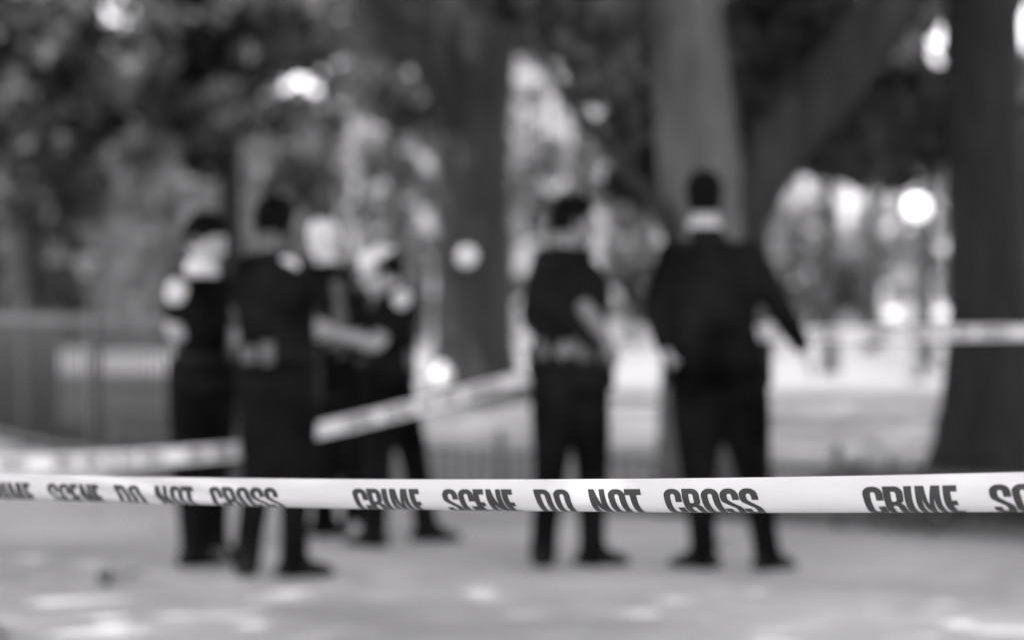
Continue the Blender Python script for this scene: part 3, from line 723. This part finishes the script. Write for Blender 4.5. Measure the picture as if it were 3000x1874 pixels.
    if hair:
        bm = bmesh.new()
        kk = head_k * (1.07 if hair != 'bald' else 1.03)
        hm = M['hair_white'] if 'white' in hair else M['hair']
        rs = []
        low = -.035 if 'low' not in hair else -.052
        for z, a_, b_, o_ in [(low * 1.3, .070, .062, -.046), (low * .5, .084, .084, -.034), (.015, .088, .092, -.026), (.045, .090, .104, -.014), (.08, .082, .100, -.008), (.110, .062, .076, -.008), (.130, .028, .036, -.008)]:
            rs.append((hc + hu * z * head_k + hf * o_ * head_k, hs, hf, a_ * head_k, b_ * head_k))
        loft(bm, rs)
        if 'bun' in hair:
            bmesh.ops.create_icosphere(bm, subdivisions=3, radius=.045, matrix=Matrix.Translation(hc - hf * .12 + hu * .01))
        fuse('hair', bm, .008, hm, t, 2)
    for e in extras: e(t, W, s, f, hs, hf, hu, hip, sh)
    return t

def ex_patch(q, side=-1, k=.42, r=.05, m='patch', off=(0, 0)):
    def g(t, W, s, f, hs, hf, hu, hip, sh):
        c = W[q + 's'].lerp(W[q + 'e'], k); ax = (W[q + 'e'] - W[q + 's']).normalized()
        n = Vector((off[0], off[1], 0.0)); n = (n - ax * n.dot(ax)).normalized(); v = ax; u = v.cross(n).normalized()
        bm = bmesh.new(); N = 20; rings = []
        for rr_, hh in [(r, .060), (r, .071), (r * .9, .0735), (.0001, .0735)]:
            ring = []
            for i in range(N):
                an = 2 * math.pi * i / N; x, y = rr_ * math.cos(an), rr_ * 1.12 * math.sin(an)
                bend = -(x * x) / (2 * .07)
                ring.append(bm.verts.new(c + u * x + v * y + n * (hh + bend)))
            rings.append(ring)
        for a_, b_ in zip(rings, rings[1:]):
            for i in range(N): bm.faces.new((a_[i], a_[(i + 1) % N], b_[(i + 1) % N], b_[i]))
        o = from_bm('shoulder_patch', bm, M[m], t); o['label'] = 'round pale shoulder patch on the sleeve'
    return g
def ex_box(name, px, py, dy, size, m, label=None, rz=0):
    def g(t, W, s, f, hs, hf, hu, hip, sh):
        bm = bmesh.new(); c = P(px, py, Vector(t.location).y + dy); box(bm, c, size, rz, min(size) * .25)
        o = from_bm(name, bm, M[m], t)
        if label: o['label'] = label
    return g
def ex_collar(m='white', r=.068, h=.05, label=None, q0=.45):
    def g(t, W, s, f, hs, hf, hu, hip, sh):
        bm = bmesh.new(); a = sh.lerp(W['neck'], q0); b = W['neck'] + Vector((0, 0, h * .3))
        loft(bm, [(a, s, f, r * 1.15, r * 1.1), (a.lerp(b, .6), s, f, r, r * .98), (b, s, f, r * .95, r * .93)])
        o = from_bm('collar', bm, M[m], t)
        if label: o['label'] = label
    return g
def ex_cap(m='white', peak=True):
    def g(t, W, s, f, hs, hf, hu, hip, sh):
        bm = bmesh.new(); c = W['head'] + hu * .05
        loft(bm, [(c - hu * .035, hs, hf, .082, .100), (c + hu * .02, hs, hf, .084, .102), (c + hu * .05, hs, hf, .078, .094), (c + hu * .072, hs, hf, .06, .072), (c + hu * .082, hs, hf, .03, .04)])
        loft(bm, [(c + hf * .075 - hu * .034, hs, hf, .066, .066), (c + hf * .075 - hu * .024, hs, hf, .06, .06)])
        o = from_bm('cap', bm, M[m], t); o['label'] = 'white cap'
    return g
def ex_front(m='grey', label='light shirt front'):
    def g(t, W, s, f, hs, hf, hu, hip, sh):
        bm = bmesh.new(); rs = []
        for q, wd, dp in [(.08, .055, .10), (.35, .06, .09), (.6, .065, .095), (.85, .05, .085), (1.0, .03, .065)]:
            rs.append((hip.lerp(sh, q) + f * .045, s, f, wd, dp))
        loft(bm, rs); o = from_bm('shirt_front', bm, M[m], t); o['label'] = label
    return g

# left group
person('officer at far left with dark hair and a round white shoulder patch', 11.42,
       dict(head=(488, 565), neck=(476, 628), ls=(430, 672), rs=(520, 676, .12), le=(412, 785), lw=(490, 795, .02), lhd=(540, 788, .02), re=(555, 770, .2), rw=(560, 800, -.02), rhd=(575, 790, 0),
            lh=(450, 880), rh=(508, 880, .08), lk=(448, 1100), rk=(505, 1100, .08), la=(458, 1303, -.05), ra=(508, 1300, .08)), 62, 112, skin='skin', wide=.92, leg=1.12,
       extras=(ex_patch('l', k=.16, r=.054, off=(-.25, -1)), ex_collar('white', .075, .07, label='open white collar')), feet_dir=(0, 10), hand_curl=(.8, .8), lean_head=.35)
person('broad officer in dark shirt second from left with head bowed', 10.94,
       dict(head=(650, 530), neck=(645, 588), ls=(588, 632), rs=(702, 636), le=(568, 740, .06), lw=(588, 800, .28), re=(730, 740, .05), rw=(718, 785, .26), rhd=(738, 772, .33),
            lh=(620, 872), rh=(694, 872), lk=(615, 1100), rk=(698, 1095), la=(582, 1318, 0), ra=(695, 1322, -.04)), 10, 12, skin='skin_deep', hair='low', shirt='shirt', wide=1.06, lean_head=.5, leg=1.2,
       extras=(ex_patch('r', k=-.15, r=.045, m='patch', off=(-.5, -1)), ex_box('holster', 742, 905, -.02, (.06, .11, .2), 'black'), ex_box('pouch', 590, 838, -.14, (.07, .04, .08), 'grey', 'grey pouch on the belt'), ex_box('radio', 632, 835, -.17, (.06, .04, .10), 'grey', 'grey radio on the belt')), feet_dir=(-15, 68))
person('white haired officer in dark jacket with light shirt front facing the group', 12.95,
       dict(head=(763, 566), neck=(766, 612), ls=(836, 662), rs=(742, 656), le=(850, 765, .02), lw=(842, 850, .02), re=(722, 755, .05), rw=(726, 850, .1),
            lh=(828, 860), rh=(768, 860), lk=(836, 1045), rk=(768, 1045), la=(838, 1236), ra=(766, 1240)), 165, 190, skin='skin_pale', hair='white_short', sleeves='long', wide=.98, head_k=.88,
       extras=(ex_front('grey'), ex_patch('l', k=.15, r=.035, m='grey', off=(.2, -1))), feet_dir=(10, -70))
person('officer in white cap reaching a bare forearm to the left', 12.35,
       dict(head=(903, 642), neck=(922, 690), ls=(942, 708, -.17), rs=(925, 712, .17), le=(888, 812, -.26), lw=(785, 784, -.36), lhd=(742, 768, -.40), re=(880, 800, .22), rw=(810, 790, .1),
            lh=(905, 885, -.08), rh=(925, 885, .08), lk=(895, 1075, -.06), rk=(975, 1065, .18), la=(885, 1258, -.05), ra=(1008, 1240, .26)), -78, -95, skin='skin', shirt='shirt', hair='short', wide=1.0, head_k=.98, lean_head=.3, leg=1.05,
       extras=(ex_cap('white'), ex_patch('l', k=.04, r=.045, m='patch', off=(.3, -1)), ex_box('pouch', 962, 790, -.02, (.10, .08, .2), 'black'), ex_box('radio', 972, 850, -.14, (.05, .04, .1), 'grey')), feet_dir=(20, 165), hand_curl=(.5, .5))
# middle officer
person('officer with hand on belt holding the rising tape and looking right', 11.37,
       dict(head=(1357, 524), neck=(1342, 580), ls=(1292, 622, -.02), rs=(1386, 618, .03), le=(1262, 745, -.02), lw=(1312, 818, -.20), lhd=(1352, 824, -.24), re=(1382, 722, -.13), rw=(1432, 802, -.12), rhd=(1452, 840, -.10),
            lh=(1310, 872), rh=(1385, 872, .08), lk=(1302, 1100), rk=(1400, 1100, .06), la=(1284, 1300), ra=(1400, 1300, .02)), 38, 82, skin='skin_dark', sleeves=('long', 'short'), shirt='shirt_soft', wide=1.15, leg=1.12,
       extras=(ex_patch('r', k=.1, r=.04, m='patch', off=(.9, -.5)), ex_box('pouch', 1378, 836, -.14, (.07, .05, .07), 'grey', 'grey pouch on the belt'), ex_box('radio', 1285, 825, -.19, (.05, .04, .09), 'grey'), ex_box('holster', 1440, 870, .08, (.05, .1, .2), 'black')), feet_dir=(-30, 40), hand_curl=(.9, .5))
# walking man
person('man in dark jacket walking away with arms spread beside the forked tree', 11.24,
       dict(head=(1664, 468), neck=(1664, 528), ls=(1590, 604), rs=(1774, 604), le=(1550, 728), lw=(1572, 818, -.04), lhd=(1590, 862, -.04), re=(1836, 716), rw=(1896, 818), rhd=(1916, 864),
            lh=(1650, 868), rh=(1745, 868), lk=(1652, 1100), rk=(1776, 1092), la=(1664, 1306, .04), ra=(1814, 1302, -.04)), 4, 2, skin='skin', shirt='shirt', sleeves='long', hair='low', wide=1.19, leg=1.35,
       extras=(ex_collar('collar', .074, .05, 'pale shirt collar', .86), ex_box('papers', 1824, 792, .02, (.07, .02, .13), 'patch', 'folded pale papers at the right hip', .4), ex_box('holster', 1806, 860, 0, (.07, .1, .22), 'black'), ex_box('holster', 1584, 870, 0, (.06, .1, .16), 'black')), feet_dir=(-62, 48), hem=.02, hand_curl=(.6, .35))

# ---------------------------------------------------------------- lamp, sign, marker, cars
def lamp(label, px, py, Y):
    g = P(px, py, Y); t = empty('park_lamp', (g.x, Y, 0), label, 'street lamp', 'park lamps')
    bm = bmesh.new(); p, r = [(g.x, Y, z) for z in (0, .12, .16, .5, .55, g.z - .25, g.z - .2)], [.16, .16, .11, .09, .06, .045, .07]; tube(bm, p, r, 14)
    from_bm('pole', bm, M['iron'], t)
    bm = bmesh.new(); bmesh.ops.create_uvsphere(bm, u_segments=24, v_segments=14, radius=.20, matrix=Matrix.Translation(g)); from_bm('globe', bm, M['lampglass'], t)
    bm = bmesh.new(); tube(bm, [g + Vector((0, 0, .17)), g + Vector((0, 0, .24)), g + Vector((0, 0, .36))], [.11, .08, .01], 12); from_bm('finial', bm, M['iron'], t)
lamp('lit park lamp globe beside the edge trunk', 2168, 490, 42)

g = P(1103, 605, YC - .58)
bm = bmesh.new(); tube(bm, [g, g + Vector((0, .02, 0)), g + Vector((0, .03, 0))], [.12, .12, .11], 24); tag(from_bm('round_sign', bm, M['patch'], None, False), 'round white plate fixed to the lone middle trunk', 'sign')
t = empty('marker_post', P(1046, 735, 31).xy.to_3d(), 'short white topped marker post at the foot of the lone trunk', 'marker post')
q = Vector((P(1046, 735, 31).x, 31, 0))
bm = bmesh.new(); tube(bm, [q, q + Vector((0, 0, .3)), q + Vector((0, 0, .31))], [.06, .06, .05], 12); from_bm('post', bm, M['iron'], t)
bm = bmesh.new(); tube(bm, [q + Vector((0, 0, .31)), q + Vector((0, 0, .40)), q + Vector((0, 0, .47))], [.10, .13, .07], 16, True); from_bm('cap', bm, M['white'], t)

def car(label, px, Y, Lc=4.4, flip=1, m='carwhite', lit=False):
    x0 = P(px, 735, Y).x; t = empty('parked_car', (x0, Y, 0), label, 'car', 'cars parked across the path')
    prof_ = [(-.5, .28), (-.5, .62), (-.47, .80), (-.40, .88), (-.30, .92), (-.20, 1.34), (-.14, 1.43), (.10, 1.44), (.16, 1.38), (.27, .96), (.42, .86), (.485, .74), (.5, .55), (.5, .28)]
    bm = bmesh.new(); rows = []
    for yy, k in [(-.86, .93), (-.9, 1), (.9, 1), (.86, .93)]:
        rows.append([bm.verts.new((x0 + flip * a * Lc * (.99 if k < 1 else 1), Y + yy * (1 - .16 * max(0, z - .9) / .5), z * (1 if k == 1 else .985) + (0 if k == 1 else .005))) for a, z in prof_])
    for a, b in zip(rows, rows[1:]):
        for i in range(len(prof_)): bm.faces.new((a[i], a[(i + 1) % len(prof_)], b[(i + 1) % len(prof_)], b[i]))
    bm.faces.new(rows[0]); bm.faces.new(rows[-1][::-1]); bmesh.ops.recalc_face_normals(bm, faces=bm.faces)
    from_bm('body', bm, M[m], t, False)
    for a in ([(-.27, .96), (-.185, 1.32), (-.13, 1.38), (-.03, 1.38), (-.03, .96)], [(0, .96), (0, 1.38), (.09, 1.38), (.14, 1.34), (.235, .96)]):
        for sd_ in (-1, 1):
            bm = bmesh.new()
            f1 = [bm.verts.new((x0 + flip * u * Lc, Y + sd_ * (.925 * (1 - .16 * max(0, z - .9) / .5)), z)) for u, z in a]
            f2 = [bm.verts.new((v.co.x, v.co.y - sd_ * .05, v.co.z)) for v in f1]
            bm.faces.new(f1); bm.faces.new(f2[::-1])
            for i in range(len(a)): bm.faces.new((f1[i], f1[(i + 1) % len(a)], f2[(i + 1) % len(a)], f2[i]))
            bmesh.ops.recalc_face_normals(bm, faces=bm.faces); from_bm('window', bm, M['carglass'], t, False)
    for (u0_, z0_, u1_, z1_) in ((.262, .99, .168, 1.36), (-.292, .96, -.208, 1.31)):
        bm = bmesh.new(); sg = 1 if u0_ > 0 else -1
        q4 = [(u0_, -.70, z0_), (u0_, .70, z0_), (u1_, .62, z1_), (u1_, -.62, z1_)]
        lo_ = [bm.verts.new((x0 + flip * (u * Lc + sg * .012), Y + y_, z + .012)) for u, y_, z in q4]
        hi_ = [bm.verts.new((v.co.x + flip * sg * .012, v.co.y, v.co.z + .012)) for v in lo_]
        bm.faces.new(lo_); bm.faces.new(hi_[::-1])
        for i in range(4): bm.faces.new((lo_[i], lo_[(i + 1) % 4], hi_[(i + 1) % 4], hi_[i]))
        bmesh.ops.recalc_face_normals(bm, faces=bm.faces); from_bm('windscreen', bm, M['carglass'], t, False)
    for wx in (-.31, .31):
        for sd_ in (-1, 1):
            c = Vector((x0 + wx * Lc, Y + sd_ * .84, .32)); bm = bmesh.new()
            tube(bm, [c - Vector((0, .11, 0)), c - Vector((0, .09, 0)), c + Vector((0, .09, 0)), c + Vector((0, .11, 0))], [.29, .32, .32, .29], 24)
            wh = from_bm('wheel', bm, M['rubber'], t)
            bm = bmesh.new(); tube(bm, [c + Vector((0, sd_ * .10, 0)), c + Vector((0, sd_ * .125, 0))], [.2, .19], 20)
            rm = from_bm('rim', bm, M['chrome'], None); rm.parent = wh
    for sd_ in (-1, 1):
        bm = bmesh.new(); box(bm, (x0 + flip * .478 * Lc, Y + sd_ * .68, .72), (.16, .34, .14), 0, .03); from_bm('headlight', bm, M['headlamp'] if lit else M['chrome'], t)
    return t
vn = car('white parked van with lit headlamps facing the park left of the edge trunk', 2141, 90.5, lit=True)
vn.rotation_euler.z = -math.pi / 2; vn.scale = (1.15, 1.3, 1.55)
car('white parked car on the street between the two standing officers', 1485, 88.5, flip=-1)

# ivy bed round the foot of the edge trunk
n = 6000
xx = rng.uniform(2.0, 6.5, n); yy = rng.uniform(12.0, 17.5, n)
ok = (yy > 14.3 - (xx - .675) * .85 + .12) & (np.hypot((xx - 3.6) / 1.9, (yy - 14.9) / 2.0) < 1 + .15 * np.sin(xx * 5) * np.cos(yy * 4))
pts = np.column_stack([xx, yy, rng.uniform(.01, .16, n)])[ok]
tag(leaf_mesh('ground_cover', pts, .055, M['leaf_mid']), 'dark ivy round the foot of the edge trunk', None, None, 'stuff')

# fallen leaves blown over the paving
n = 24
pts = np.column_stack([rng.uniform(-6, 6, n), rng.uniform(5.5, 14.5, n), rng.uniform(.006, .02, n)])
pts = np.concatenate([pts, np.column_stack([rng.normal(-1.78, .05, 14), rng.normal(10.75, .12, 14), rng.uniform(.006, .03, 14)])])
tag(leaf_mesh('fallen_leaves', pts, .032, M['leaf']), 'dry leaves scattered over the paving', None, None, 'stuff')

# cable lying on the paving
bm = bmesh.new()
cpts = [(-3.0, 11.6), (-2.4, 10.3), (-2.12, 9.66), (-1.98, 9.2), (-1.87, 8.83), (-1.80, 8.3), (-1.9, 7.4), (-2.3, 6.6)]
p, r = smooth_path([(x, y, .012) for x, y in cpts], [.008] * len(cpts), 8); tube(bm, p, r, 10)
tag(from_bm('cable', bm, M['black']), 'dark cable lying on the paving at the bottom left corner', 'cable')
